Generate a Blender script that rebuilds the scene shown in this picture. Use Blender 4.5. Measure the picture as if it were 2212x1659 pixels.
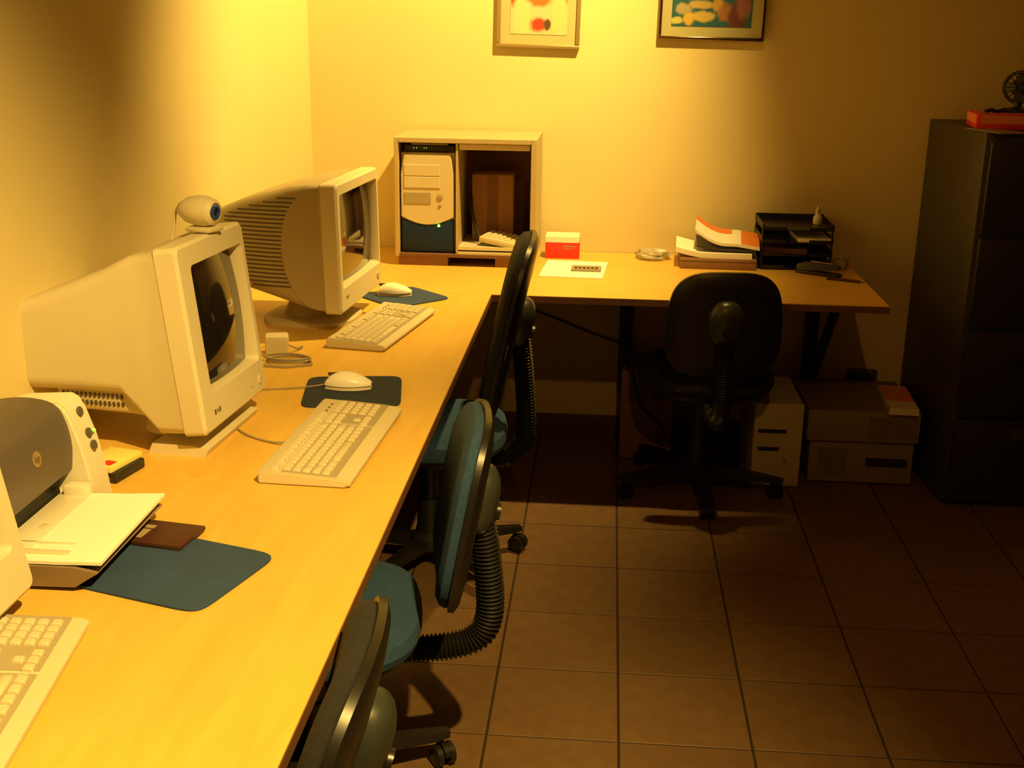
import bpy, bmesh, math, random
from mathutils import Vector, Matrix, Euler
random.seed(7)
PI = math.pi
S = bpy.context.scene
for o in list(bpy.data.objects): bpy.data.objects.remove(o)
COL = S.collection

# ------------------------------------------------------------------ camera, world, lamps, exposure
cam_d = bpy.data.cameras.new('camera'); cam = bpy.data.objects.new('camera', cam_d); COL.objects.link(cam)
cam_d.sensor_width = 36; cam_d.lens = 36*2554.1/2212; cam_d.clip_start = .02
rt = Vector((0.99659807, 0.08130377, 0.01349005)); up = Vector((-0.0365144, 0.28884942, 0.95667796)); fw = Vector((-0.07388493, 0.95391599, -0.29083553))
M = Matrix((rt, up, -fw)).transposed().to_4x4(); M.translation = Vector((0.356655, -3.694633, 1.563419))
cam.matrix_world = M
S.camera = cam
W = bpy.data.worlds.new('world'); S.world = W; W.use_nodes = True
W.node_tree.nodes['Background'].inputs[0].default_value = (1, .55, .2, 1)
W.node_tree.nodes['Background'].inputs[1].default_value = .01
LAMP = (1, .64, .155)
def spot(name, x, y, power, size, blend, tx=0, ty=0, z=2.84, r=.03, col=LAMP):
    d = bpy.data.lights.new(name, 'SPOT'); d.energy = power; d.color = col
    d.spot_size = math.radians(size); d.spot_blend = blend; d.shadow_soft_size = r
    o = bpy.data.objects.new(name, d); COL.objects.link(o); o.location = (x, y, z)
    o.rotation_euler = Vector((tx, ty, -1)).to_track_quat('-Z', 'Y').to_euler()
    return o
spot('ceiling_spot_corner', .69, -.15, 410, 87, .85, -.66, .37)
spot('ceiling_spot_near', .90, -3.1, 560, 74, .75, -.50, .27)
spot('added_spill_spot', .62, -3.4, 36, 62, .9, -.04, 1.5, col=(1, .46, .08))  # added light for the wall strip under the back desk, tinted redder
S.view_settings.view_transform = 'Standard'; S.view_settings.look = 'None'
S.view_settings.exposure = 0.0; S.view_settings.gamma = 1; S.view_settings.use_curve_mapping = False

# ------------------------------------------------------------------ materials
def mat(name, col, rough=.5, metal=0., var=.0, scale=20., bump=0., bscale=60., spec=.5, rnd=0., emit=None, coat=0.):
    m = bpy.data.materials.new(name); m.use_nodes = True
    nt = m.node_tree; b = nt.nodes['Principled BSDF']
    b.inputs['Base Color'].default_value = (*col, 1); b.inputs['Roughness'].default_value = rough
    b.inputs['Metallic'].default_value = metal; b.inputs['Specular IOR Level'].default_value = spec
    b.inputs['Coat Weight'].default_value = coat
    tc = nt.nodes.new('ShaderNodeTexCoord')
    last = None
    if var:
        n = nt.nodes.new('ShaderNodeTexNoise'); n.inputs['Scale'].default_value = scale; n.inputs['Detail'].default_value = 5
        nt.links.new(tc.outputs['Object'], n.inputs['Vector'])
        r = nt.nodes.new('ShaderNodeValToRGB'); r.color_ramp.elements[0].position = .3; r.color_ramp.elements[1].position = .7
        r.color_ramp.elements[0].color = (*[c*(1-var) for c in col], 1); r.color_ramp.elements[1].color = (*[min(1, c*(1+var)) for c in col], 1)
        nt.links.new(n.outputs['Fac'], r.inputs['Fac']); last = r.outputs['Color']
    if rnd:
        oi = nt.nodes.new('ShaderNodeObjectInfo'); mr = nt.nodes.new('ShaderNodeMapRange')
        mr.inputs['To Min'].default_value = 1-rnd; mr.inputs['To Max'].default_value = 1+rnd
        nt.links.new(oi.outputs['Random'], mr.inputs['Value'])
        hv = nt.nodes.new('ShaderNodeHueSaturation'); hv.inputs['Color'].default_value = (*col, 1)
        if last: nt.links.new(last, hv.inputs['Color'])
        nt.links.new(mr.outputs['Result'], hv.inputs['Value']); last = hv.outputs['Color']
    if last: nt.links.new(last, b.inputs['Base Color'])
    if bump:
        n2 = nt.nodes.new('ShaderNodeTexNoise'); n2.inputs['Scale'].default_value = bscale; n2.inputs['Detail'].default_value = 4
        nt.links.new(tc.outputs['Object'], n2.inputs['Vector'])
        bp = nt.nodes.new('ShaderNodeBump'); bp.inputs['Strength'].default_value = bump; bp.inputs['Distance'].default_value = .002
        nt.links.new(n2.outputs['Fac'], bp.inputs['Height']); nt.links.new(bp.outputs['Normal'], b.inputs['Normal'])
    if emit:
        b.inputs['Emission Color'].default_value = (*emit[:3], 1); b.inputs['Emission Strength'].default_value = emit[3]
    return m
def wood(name, col, col2, axis='Y', rough=.38):
    m = mat(name, col, rough); nt = m.node_tree; b = nt.nodes['Principled BSDF']
    tc = nt.nodes.new('ShaderNodeTexCoord'); mp = nt.nodes.new('ShaderNodeMapping')
    mp.inputs['Scale'].default_value = (9, 1.2, 4) if axis == 'Y' else (1.2, 9, 4)
    nt.links.new(tc.outputs['Object'], mp.inputs['Vector'])
    n = nt.nodes.new('ShaderNodeTexNoise'); n.inputs['Scale'].default_value = 2.2; n.inputs['Detail'].default_value = 8; n.inputs['Distortion'].default_value = 1.2
    nt.links.new(mp.outputs['Vector'], n.inputs['Vector'])
    r = nt.nodes.new('ShaderNodeValToRGB'); r.color_ramp.elements[0].position = .3; r.color_ramp.elements[1].position = .72
    r.color_ramp.elements[0].color = (*col2, 1); r.color_ramp.elements[1].color = (*col, 1)
    nt.links.new(n.outputs['Fac'], r.inputs['Fac']); nt.links.new(r.outputs['Color'], b.inputs['Base Color'])
    n2 = nt.nodes.new('ShaderNodeTexNoise'); n2.inputs['Scale'].default_value = 7; n2.inputs['Detail'].default_value = 3
    nt.links.new(tc.outputs['Object'], n2.inputs['Vector'])
    mr = nt.nodes.new('ShaderNodeMapRange'); mr.inputs['To Min'].default_value = rough-.06; mr.inputs['To Max'].default_value = rough+.1
    nt.links.new(n2.outputs['Fac'], mr.inputs['Value']); nt.links.new(mr.outputs['Result'], b.inputs['Roughness'])
    return m
M_wall = mat('wall_paint', (.70, .60, .31), .75, var=.03, scale=2.5, bump=.15, bscale=90)
M_wall_bounce = mat('wall_bounce_tint', (.16, .06, .02), .8, var=.05, scale=3)  # unseen walls, colour darkened and reddened to shape the bounce light
M_ceil = mat('ceiling_bounce_tint', (.36, .20, .09), .8)  # unseen ceiling, colour reddened for the warm bounce it gives
M_tile = mat('floor_tile', (.155, .088, .04), .45, var=.12, scale=22, bump=.12, bscale=40, rnd=.07)
M_grout = mat('grout', (.028, .014, .007), .9, var=.15, scale=30)
M_base = mat('baseboard_tile', (.12, .065, .035), .5, var=.1)
M_desk = wood('birch_worktop', (.72, .47, .10), (.64, .40, .075))
M_desk2 = wood('birch_worktop_back', (.72, .47, .10), (.66, .41, .08), 'X')
M_edge = mat('worktop_edge', (.16, .07, .025), .5, var=.15)
M_black = mat('black_steel', (.012, .011, .011), .45)
M_cream = mat('cream_plastic', (.62, .56, .40), .5, bump=.05, bscale=300)
M_cream2 = mat('aged_plastic', (.55, .48, .32), .55, bump=.05, bscale=300)
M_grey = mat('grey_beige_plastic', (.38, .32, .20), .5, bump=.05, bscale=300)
M_vent = mat('vent_dark', (.06, .045, .03), .7)
M_screen = mat('crt_glass', (.012, .009, .008), .07, spec=.7, coat=.5)
M_key = mat('key_plastic', (.60, .53, .37), .6)
M_keyb = mat('keyboard_plastic', (.60, .53, .36), .55)
M_keyd = mat('key_bed', (.36, .31, .21), .7)
M_pad = mat('blue_pad', (.022, .055, .14), .85, var=.12, scale=14, bump=.3, bscale=400)
M_padd = mat('dark_blue_pad', (.014, .026, .05), .85, var=.12, scale=14, bump=.3, bscale=400)
M_white = mat('white_plastic', (.82, .80, .72), .35)
M_paper = mat('white_paper', (.88, .86, .80), .8)
M_hood = mat('grey_hood', (.10, .082, .07), .45)
M_ptan = mat('printer_plastic', (.70, .66, .54), .45)
M_pdark = mat('printer_dark', (.02, .018, .016), .5)
M_ptray = mat('printer_tray', (.22, .16, .10), .5)
M_brown = mat('brown_leather', (.06, .02, .01), .5, bump=.3, bscale=200)
M_tan = mat('tan_print', (.34, .26, .16), .6)
M_yellow = mat('yellow_card', (.75, .68, .22), .55)
M_red = mat('red_card', (.75, .035, .015), .5)
M_orange = mat('orange_print', (.80, .24, .05), .5)
M_blue = mat('blue_fabric', (.018, .055, .13), .95, var=.15, scale=90, bump=.5, bscale=500)
M_bfab = mat('black_fabric', (.012, .012, .014), .95, var=.2, scale=90, bump=.5, bscale=500)
M_shell = mat('black_plastic', (.012, .0105, .009), .36)
M_cap = mat('grey_cover', (.034, .038, .031), .33)
M_chrome = mat('chrome', (.6, .55, .5), .2, metal=1)
M_beige = mat('beige_cabinet', (.46, .38, .22), .5, var=.04)
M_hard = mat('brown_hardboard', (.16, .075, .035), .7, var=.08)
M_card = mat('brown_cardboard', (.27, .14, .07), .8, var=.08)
M_rail = mat('rail_metal', (.62, .56, .42), .4)
M_towerblue = mat('tower_blue', (.005, .024, .085), .5, spec=.3)
M_led = mat('green_led', (.1, .8, .05), .4, emit=(.25, 1, .03, 14))
M_led2 = mat('green_led_dim', (.1, .5, .05), .4, emit=(.25, 1, .05, 2))
M_lens = mat('blue_lens_ring', (.03, .06, .30), .25)
M_lensd = mat('lens_dark', (.01, .012, .04), .1)
M_steel = mat('dark_filing_steel', (.045, .038, .03), .5, var=.08, scale=6)
M_steeld = mat('dark_filing_front', (.02, .017, .015), .45)
M_frame = mat('picture_frame', (.40, .30, .14), .3, metal=.4)
M_goldf = mat('bronze_frame', (.30, .20, .10), .16, metal=.9)
M_mat = mat('picture_mount', (.44, .42, .22), .8)
M_clear = mat('clear_wrap', (.75, .72, .6), .2)
M_clear.node_tree.nodes['Principled BSDF'].inputs['Transmission Weight'].default_value = .6
M_ink = mat('dark_print', (.10, .08, .06), .6)
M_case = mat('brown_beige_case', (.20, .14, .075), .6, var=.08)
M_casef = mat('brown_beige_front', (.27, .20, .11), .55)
M_plate = mat('socket_plate', (.09, .05, .03), .5)
M_tag = mat('pale_tag', (.55, .42, .32), .6)
M_cord = mat('grey_cord', (.30, .25, .17), .5)

# ------------------------------------------------------------------ mesh helpers
def T(x=0, y=0, z=0): return Matrix.Translation((x, y, z))
def R(a, ax): return Matrix.Rotation(a, 4, ax)
def add(bm, tmp, m=None):
    if m is not None: bmesh.ops.transform(tmp, matrix=m, verts=tmp.verts)
    me = bpy.data.meshes.new('t'); tmp.to_mesh(me); tmp.free(); bm.from_mesh(me); bpy.data.meshes.remove(me); return bm
def box(bm, c, s, bev=0., m=None, seg=2, taper=None):
    t = bmesh.new(); bmesh.ops.create_cube(t, size=1)
    for v in t.verts:
        k = 1
        if taper and v.co.z > 0: k = taper
        v.co = Vector((v.co.x*s[0]*k, v.co.y*s[1]*k, v.co.z*s[2]))
    if bev: bmesh.ops.bevel(t, geom=list(t.edges), offset=bev, segments=seg, affect='EDGES', profile=.5)
    for v in t.verts: v.co += Vector(c)
    return add(bm, t, m)
def loft(bm, rings, cap=True, m=None, closed=True):
    t = bmesh.new(); vs = [[t.verts.new(p) for p in r] for r in rings]
    n = len(rings[0])
    for a, b in zip(vs, vs[1:]):
        for i in range(n if closed else n-1):
            j = (i+1) % n
            try: t.faces.new((a[i], a[j], b[j], b[i]))
            except ValueError: pass
    if cap and closed:
        t.faces.new(list(reversed(vs[0]))); t.faces.new(vs[-1])
    bmesh.ops.recalc_face_normals(t, faces=t.faces)
    return add(bm, t, m)
def tube(bm, pts, r, n=8, m=None, rf=None):
    P = [Vector(p) for p in pts]; rings = []; prev = None
    for i, p in enumerate(P):
        d = (P[min(i+1, len(P)-1)]-P[max(i-1, 0)]).normalized()
        if prev is None: a = d.orthogonal().normalized()
        else: a = (prev - d*prev.dot(d)).normalized()
        prev = a; b = d.cross(a); rr = rf(i) if rf else r
        rings.append([p+a*math.cos(2*PI*k/n)*rr+b*math.sin(2*PI*k/n)*rr for k in range(n)])
    return loft(bm, rings, m=m)
def smooth_path(pts, k=8):
    P = [Vector(p) for p in pts]; out = []
    for i in range(len(P)-1):
        p0, p1, p2, p3 = P[max(i-1, 0)], P[i], P[i+1], P[min(i+2, len(P)-1)]
        for j in range(k):
            t = j/k
            out.append(.5*((2*p1)+(p2-p0)*t+(2*p0-5*p1+4*p2-p3)*t*t+(3*p1-p0-3*p2+p3)*t**3))
    out.append(P[-1]); return out
def cyl(bm, c, r, h, n=24, r2=None, m=None, bev=0):
    r2 = r if r2 is None else r2
    prof = [(r, 0), (r2, h)]
    if bev: prof = [(r-bev, 0), (r, bev), (r2, h-bev), (r2-bev, h)]
    return lathe(bm, prof, c, n, m)
def lathe(bm, prof, c=(0, 0, 0), n=24, m=None):
    rings = [[(c[0]+r*math.cos(2*PI*k/n), c[1]+r*math.sin(2*PI*k/n), c[2]+z) for k in range(n)] for r, z in prof]
    return loft(bm, rings, m=m)
def sup(w, h, e=4, n=40):
    out = []
    for k in range(n):
        a = 2*PI*k/n; c, s = math.cos(a), math.sin(a)
        out.append((w/2*math.copysign(abs(c)**(2/e), c), h/2*math.copysign(abs(s)**(2/e), s)))
    return out
def pad(bm, w, h, rings, e=4, n=40, m=None, curve=0., tw=None):
    R_ = []
    for ins, z in rings:
        ww, hh = w-2*ins, h-2*ins
        ring = []
        for x, y in sup(ww, hh, e, n):
            k = 1 if not tw else 1+tw*(y/h)
            ring.append((x*k, y, z + curve*(x/w*2)**2))
        R_.append(ring)
    return loft(bm, R_, m=m)
def prism(bm, poly, t0, t1, m=None):            # polygon in XZ, extruded along Y
    return loft(bm, [[(x, t0, z) for x, z in poly], [(x, t1, z) for x, z in poly]], m=m)
def sphere(bm, c, r, s=(1, 1, 1), m=None, u=20, v=12):
    t = bmesh.new(); bmesh.ops.create_uvsphere(t, u_segments=u, v_segments=v, radius=r)
    for q in t.verts: q.co = Vector((q.co.x*s[0]+c[0], q.co.y*s[1]+c[1], q.co.z*s[2]+c[2]))
    return add(bm, t, m)
NB = bmesh.new
def obj(name, bm, m, parent=None, loc=None, ang=35, **kw):
    me = bpy.data.meshes.new(name); bm.to_mesh(me); bm.free(); me.materials.append(m)
    me.shade_smooth(); me.set_sharp_from_angle(angle=math.radians(ang))
    o = bpy.data.objects.new(name, me); COL.objects.link(o)
    if parent: o.parent = parent
    if loc: o.location = loc
    for k, v in kw.items(): o[k] = v
    return o
def inst(name, src, parent, loc):
    o = src.copy(); o.name = name; COL.objects.link(o); o.parent = parent; o.location = loc; return o
def thing(name, label, cat, loc=(0, 0, 0), rz=0, group=None, rot=None):
    o = bpy.data.objects.new(name, None); COL.objects.link(o); o.empty_display_size = .05
    o.location = loc; o.rotation_euler = rot if rot else (0, 0, rz); o['label'] = label; o['category'] = cat
    if group: o['group'] = group
    return o
def tag(o, label, cat, group=None):
    o['label'] = label; o['category'] = cat
    if group: o['group'] = group
    return o
def struct(name, bm, m, parent=None):
    return obj(name, bm, m, parent, kind='structure')
def copy_tree(o, parent=None):
    c = o.copy(); COL.objects.link(c); c.parent = parent
    for ch in list(o.children): copy_tree(ch, c)
    return c
def text_part(name, s, size, m, parent, mw, depth=.0004):
    cu = bpy.data.curves.new('txt', 'FONT'); cu.body = s; cu.size = size; cu.extrude = depth; cu.align_x = 'CENTER'; cu.align_y = 'CENTER'
    t = bpy.data.objects.new('txt', cu); COL.objects.link(t)
    me = bpy.data.meshes.new_from_object(t.evaluated_get(bpy.context.evaluated_depsgraph_get()))
    bpy.data.objects.remove(t)
    me.name = name; me.materials.clear(); me.materials.append(m)
    o = bpy.data.objects.new(name, me); COL.objects.link(o); o.parent = parent; o.matrix_local = mw
    return o

# ------------------------------------------------------------------ room
XL, XR, YB, YF, ZC, HD = -.765, 4.2, .79, -6.2, 2.9, .735
struct('wall_left', box(NB(), (XL-.05, (YB+YF)/2, ZC/2), (.1, YB-YF+.2, ZC)), M_wall)
struct('wall_back', box(NB(), ((XL+XR)/2, YB+.05, ZC/2), (XR-XL, .1, ZC)), M_wall)
struct('wall_right', box(NB(), (XR+.05, (YB+YF)/2, ZC/2), (.1, YB-YF+.2, ZC)), M_wall_bounce)
struct('wall_front', box(NB(), ((XL+XR)/2, YF-.05, ZC/2), (XR-XL, .1, ZC)), M_wall_bounce)
struct('ceiling', box(NB(), ((XL+XR)/2, (YB+YF)/2, ZC+.05), (XR-XL+.2, YB-YF+.2, .1)), M_ceil)
floor = struct('floor', box(NB(), ((XL+XR)/2, (YB+YF)/2, -.052), (XR-XL+.2, YB-YF+.2, .1)), M_grout)
TP, TX, TY = .303, .12628, -.12457
tile_cache = {}
for i in range(-4, 14):
    for j in range(-15, 5):
        x0, x1 = max(TX+i*TP+.003, XL), min(TX+(i+1)*TP-.003, XR)
        y0, y1 = TY+j*TP+.0025, min(TY+(j+1)*TP-.0025, YB)
        if x1-x0 < .01 or y1-y0 < .01: continue
        key = (round(x1-x0, 4), round(y1-y0, 4))
        loc = ((x0+x1)/2, (y0+y1)/2, -.0035)
        if key not in tile_cache:
            tile_cache[key] = obj('tile', box(NB(), (0, 0, 0), (*key, .007), .0005, seg=1), M_tile, floor, loc)
        else: inst('tile', tile_cache[key], floor, loc)
struct('baseboard_back', box(NB(), ((XL+XR)/2, YB-.006, .041), (XR-XL, .012, .082), .002), M_base)
struct('baseboard_left', box(NB(), (XL+.006, (YB+YF)/2, .041), (.012, YB-YF-.03, .082), .002), M_base)

# ------------------------------------------------------------------ desks on wall brackets
def desk(name, label, x0, x1, y0, y1, m, brackets, wall):
    t = thing(name, label, 'desk', ((x0+x1)/2, (y0+y1)/2, HD-.024), group='birch desks along the walls')
    w, d = x1-x0, y1-y0
    obj('worktop', box(NB(), (0, 0, .012), (w, d, .024), .0008, seg=1), m, t)
    e = NB()
    if wall == 'back': box(e, (0, -d/2-.0006, .011), (w, .0012, .021)); box(e, (w/2+.0006, 0, .011), (.0012, d, .021))
    else: box(e, (w/2+.0006, 0, .011), (.0012, d, .021))
    obj('edge_banding', e, M_edge, t)
    for b in brackets:
        bm = NB()
        if wall == 'back': mm = T(b-(x0+x1)/2, d/2-.002, 0) @ R(-PI/2, 'Z')
        else: mm = T(-w/2+.002, b-(y0+y1)/2, 0) @ R(0, 'Z')
        L = .60
        # local: x away from the wall, z down from the worktop
        box(bm, (.016, 0, -.26), (.028, .05, .52), .004, m=mm)
        box(bm, (L/2, 0, -.016), (L, .04, .03), .004, m=mm)
        tube(bm, [(.03, 0, -.50), (L*.8, 0, -.03)], .017, 10, m=mm)
        obj('wall_bracket', bm, M_black, t)
    return t
desk('corner_desk', 'long birch desk along the back wall under the framed pictures', XL+.004, 1.253, 0, YB-.004, M_desk2, (-.35, .45, 1.155), 'back')
desk('side_desk', 'birch desk along the left wall carrying the two monitors and keyboards', XL+.004, 0, -1.6655, -.002, M_desk, (-.55, -1.3), 'left')
desk('side_desk', 'nearest birch desk along the left wall with printer and large blue pad', XL+.004, 0, -3.45, -1.6665, M_desk, (-2.1, -3.0), 'left')

# ------------------------------------------------------------------ CRT monitors (front faces +X, base on desk)
def rrect(w, z0, z1, r, n=5):
    pts = []
    for cx, cz, a0 in ((w-r, z1-r, 0), (-w+r, z1-r, PI/2), (-w+r, z0+r, PI), (w-r, z0+r, 1.5*PI)):
        for k in range(n+1):
            a = a0+PI/2*k/n; pts.append((cx+r*math.cos(a), cz+r*math.sin(a)))
    return pts
def monitor(label, loc, rz, tilt, w, h, zb, secs, scr, m_case, m_bez, kind):
    """loc: point under the bezel's lower centre; zb: bezel bottom above desk"""
    t = thing('crt_monitor', label, 'monitor', (loc[0], loc[1], HD), rz)
    mt = T(0, 0, zb) @ R(-tilt, 'Y')
    # bezel ring: outer rounded rect, inner opening; depth .045
    l, rgt, top, bot = scr
    y0, y1, z0, z1 = -w/2+l, w/2-rgt, bot, h-top
    n = 5
    out = rrect(w/2, 0, h, .012, n)
    cy, cz = (y0+y1)/2, (z0+z1)/2
    inn = [(y+cy, z) for y, z in rrect((y1-y0)/2, z0, z1, .010, n)]
    def ring(pts, x, ins=0.):
        return [(x, y*(1-2*ins/w), h/2+(z-h/2)*(1-2*ins/h)) for y, z in pts]
    inn2 = [(cy+(y-cy)*.955, cz+(z-cz)*.955) for y, z in inn]
    bm = loft(NB(), [ring(out, -.045), ring(out, -.006), ring(out, 0, .006), [(-.001, y, z) for y, z in inn], [(-.018, y, z) for y, z in inn2], [(-.03, y, z) for y, z in inn2]], cap=False, m=mt)
    obj('bezel', bm, m_bez, t)
    # bulging glass
    g = []; N = 10
    t2 = bmesh.new(); grid = [[None]*(N+1) for _ in range(N+1)]
    for a in range(N+1):
        for b in range(N+1):
            u, v = a/N*2-1, b/N*2-1
            grid[a][b] = t2.verts.new((-.012-.010*(u*u+v*v), cy+u*(y1-y0)/2*.97, cz+v*(z1-z0)/2*.97))
    for a in range(N):
        for b in range(N): t2.faces.new((grid[a][b], grid[a+1][b], grid[a+1][b+1], grid[a][b+1]))
    bmesh.ops.recalc_face_normals(t2, faces=t2.faces)
    if t2.faces[0].normal.x < 0: bmesh.ops.reverse_faces(t2, faces=t2.faces)
    bmesh.ops.transform(t2, matrix=mt, verts=t2.verts)
    obj('screen', t2, M_screen, t, ang=80)
    # case
    rings = []
    for d, hw, s0, s1, r in secs:
        rings.append([(-d, y, z) for y, z in rrect(hw, s0, s1, r, n)])
    obj('case', loft(NB(), rings, m=mt), m_case, t)
    return t, mt
# middle monitor with the webcam
wA, hA = .334, .371
mA, mtA = monitor('cream box monitor with webcam on top, behind the middle keyboard', (-.386, -1.417), -.075, .11, wA, hA, .054,
    [(.045, wA/2-.001, .001, hA-.001, .014), (.05, wA/2-.003, .004, hA-.004, .016), (.10, wA/2-.004, .006, hA-.010, .02), (.135, wA/2-.005, .05, hA-.022, .025), (.165, wA/2-.006, .088, hA-.034, .028), (.25, wA/2-.005, .10, hA-.058, .03), (.368, wA/2-.004, .112, hA-.088, .03)],
    (.056, .018, .044, .070), M_cream, M_cream, 0)
v = NB()
rr = [[(-d, y, z) for y, z in rrect(hw, s0, s1, .012, 3)] for d, hw, s0, s1 in ((.10, .140, .03, .12), (.16, .143, .045, .13), (.31, .138, .065, .14))]
loft(v, rr, m=mtA); obj('lower_housing', v, M_cream2, mA)
v = NB()
for k in range(14):
    for q in range(3):
        box(v, (-.175-k*.0095, -.1432+.0032*(k*.0095/.15), .067+q*.016+k*.0011), (.004, .003, .009), m=mtA)
obj('vent_slots', v, M_vent, mA, kind='stuff')
v = NB(); prism(v, [(-.14, 0), (-.02, 0), (-.012, .016), (-.05, .022), (-.13, .022)], -.137, .137); obj('base', v, M_cream, mA)
v = NB(); pad(v, .16, .16, [(0, .0), (.01, .03), (.03, .06)], 2.2, 24, m=T(-.12, 0, .02)); obj('swivel', v, M_cream2, mA)
v = NB(); cyl(v, (0, 0, 0), .011, .006, 20, bev=.002, m=mtA @ T(-.003, wA/2-.035, .030) @ R(PI/2, 'Y')); obj('power_button', v, M_cream2, mA)
v = NB(); box(v, (.0006, wA/2-.085, .03), (.0012, .014, .005), m=mtA); obj('menu_button', v, M_cream2, mA)
v = NB()
for k, ww in ((0, .010), (1, .006), (2, .010)): box(v, (.0007, -.112+k*.011, .034), (.0012, ww*.6, .010-.003*(k % 2)), .0004, m=mtA, seg=1)
obj('maker_mark', v, M_ink, mA)
# far monitor
wB, hB = .430, .354
secB = [(.045, wB/2-.001, .001, hB-.001, .012), (.055, wB/2-.006, .006, hB-.006, .014), (.09, wB/2-.006, .010, hB-.004, .02), (.14, wB/2-.010, .022, hB-.010, .03), (.20, wB/2-.020, .036, hB-.026, .04), (.29, wB/2-.045, .055, hB-.050, .045), (.38, wB/2-.08, .085, hB-.085, .05)]
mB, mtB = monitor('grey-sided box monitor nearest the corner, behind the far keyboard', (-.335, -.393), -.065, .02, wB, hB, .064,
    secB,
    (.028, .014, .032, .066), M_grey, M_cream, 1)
v = NB(); A = []
for k in range(13):
    a = -PI/2*.92+k*PI*.92/12; A.append((-.055-.125*math.cos(a)*.85, .175+.165*math.sin(a)))
A = [(-.05, .012)]+A+[(-.05, .345)]
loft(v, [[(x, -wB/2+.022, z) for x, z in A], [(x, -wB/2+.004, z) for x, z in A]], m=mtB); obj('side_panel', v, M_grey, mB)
v = NB()
for k in range(22):
    z = .315-k*.0115
    xs = -.055-.125*.85*math.sqrt(max(0, 1-((z-.175)/.165)**2))-.006
    xe = -.33 if z < .29 else -.33+(z-.29)*3
    if z < .12: xe = -.30+(.12-z)*2.2
    def rng(d):
        for (d0, _, a0, b0, _), (d1, _, a1, b1, _) in zip(secB, secB[1:]):
            if d0 <= d <= d1: return a0+(a1-a0)*(d-d0)/(d1-d0)+.025, b0+(b1-b0)*(d-d0)/(d1-d0)-.022
        return 1, 0
    xx = xs
    while xx > -.34 and rng(-xx)[0] < z < rng(-xx)[1]: xx -= .004
    xe = xx
    if xs-xe < .02: continue
    n = 12; path = []
    for q in range(n+1):
        x = xs+(xe-xs)*q/n; d = -x
        D = [(q[0], q[1]) for q in secB]
        for (d0, a0), (d1, a1) in zip(D, D[1:]):
            if d0 <= d <= d1: yy = a0+(a1-a0)*(d-d0)/(d1-d0)
        path.append((x, -yy-.0005, z))
    tube(v, path, .0022, 4, m=mtB)
obj('vent_slots', v, M_vent, mB, kind='stuff')
v = NB(); pad(v, .27, .25, [(0, 0), (.0, .012), (.02, .02)], 3, 32, m=T(-.15, 0, 0)); obj('base', v, M_cream2, mB)
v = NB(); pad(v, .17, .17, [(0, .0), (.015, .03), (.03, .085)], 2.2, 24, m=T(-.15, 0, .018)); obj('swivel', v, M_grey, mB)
v = NB(); cyl(v, (0, 0, 0), .010, .004, 16, m=mtB @ T(-.001, wB/2-.04, .035) @ R(PI/2, 'Y')); obj('power_button', v, M_cream2, mB)
v = NB(); box(v, (.0007, -.15, .04), (.0012, .022, .007), .0004, m=mtB, seg=1); obj('maker_mark', v, M_cord, mB)
# nearest monitor, only its bezel corner reaches into the frame
wC, hC = .36, .37
mC, mtC = monitor('cream monitor cut off by the left edge, beside the printer', (-.448, -2.375), .0, .17, wC, hC, .040,
    [(.045, wC/2-.001, .001, hC-.001, .014), (.05, wC/2-.003, .004, hC-.004, .016), (.10, wC/2-.004, .006, hC-.010, .02), (.16, wC/2-.03, .06, hC-.035, .03), (.28, wC/2-.07, .10, hC-.10, .035)],
    (.035, .03, .04, .07), M_cream, M_cream, 2)
v = NB(); prism(v, [(-.16, 0), (-.05, 0), (-.045, .012), (-.08, .018), (-.15, .018)], -.12, .12); obj('base', v, M_cream, mC)
v = NB(); pad(v, .16, .16, [(0, .0), (.01, .02), (.03, .065)], 2.2, 24, m=T(-.13, 0, .016)); obj('swivel', v, M_cream2, mC)

# ------------------------------------------------------------------ webcam
t = thing('webcam', 'small egg-shaped webcam with blue lens ring on top of the middle monitor', 'webcam', (-.452, -1.385, 1.158), -.35)
sphere_b = NB()
lathe(sphere_b, [(.002, -.052), (.014, -.046), (.026, -.026), (.031, 0), (.0305, .018), (.026, .034), (.018, .040), (.017, .036)], n=28, m=T(-.004, 0, .040) @ R(PI/2, 'Y') @ R(PI, 'X') @ R(PI, 'X'))
obj('body', sphere_b, M_cream, t)
v = NB(); lathe(v, [(.0135, 0), (.0135, .004), (.009, .005), (.008, .001)], n=24, m=T(.034, 0, .040) @ R(PI/2, 'Y')); obj('lens_ring', v, M_lens, t)
v = NB(); sphere(v, (.0335, 0, .040), .0085, (.5, 1, 1)); obj('lens', v, M_lensd, t)
v = NB(); box(v, (.006, 0, .005), (.06, .05, .010), .004); cyl(v, (0, 0, .008), .012, .012, 16); obj('foot', v, M_cream2, t)
v = NB(); tube(v, smooth_path([(-.052, 0, .042), (-.062, -.004, .034), (-.066, -.01, -.005), (-.075, -.02, -.04), (-.10, -.03, -.055)]), .004, 8); obj('cord', v, M_cream2, t)

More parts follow.
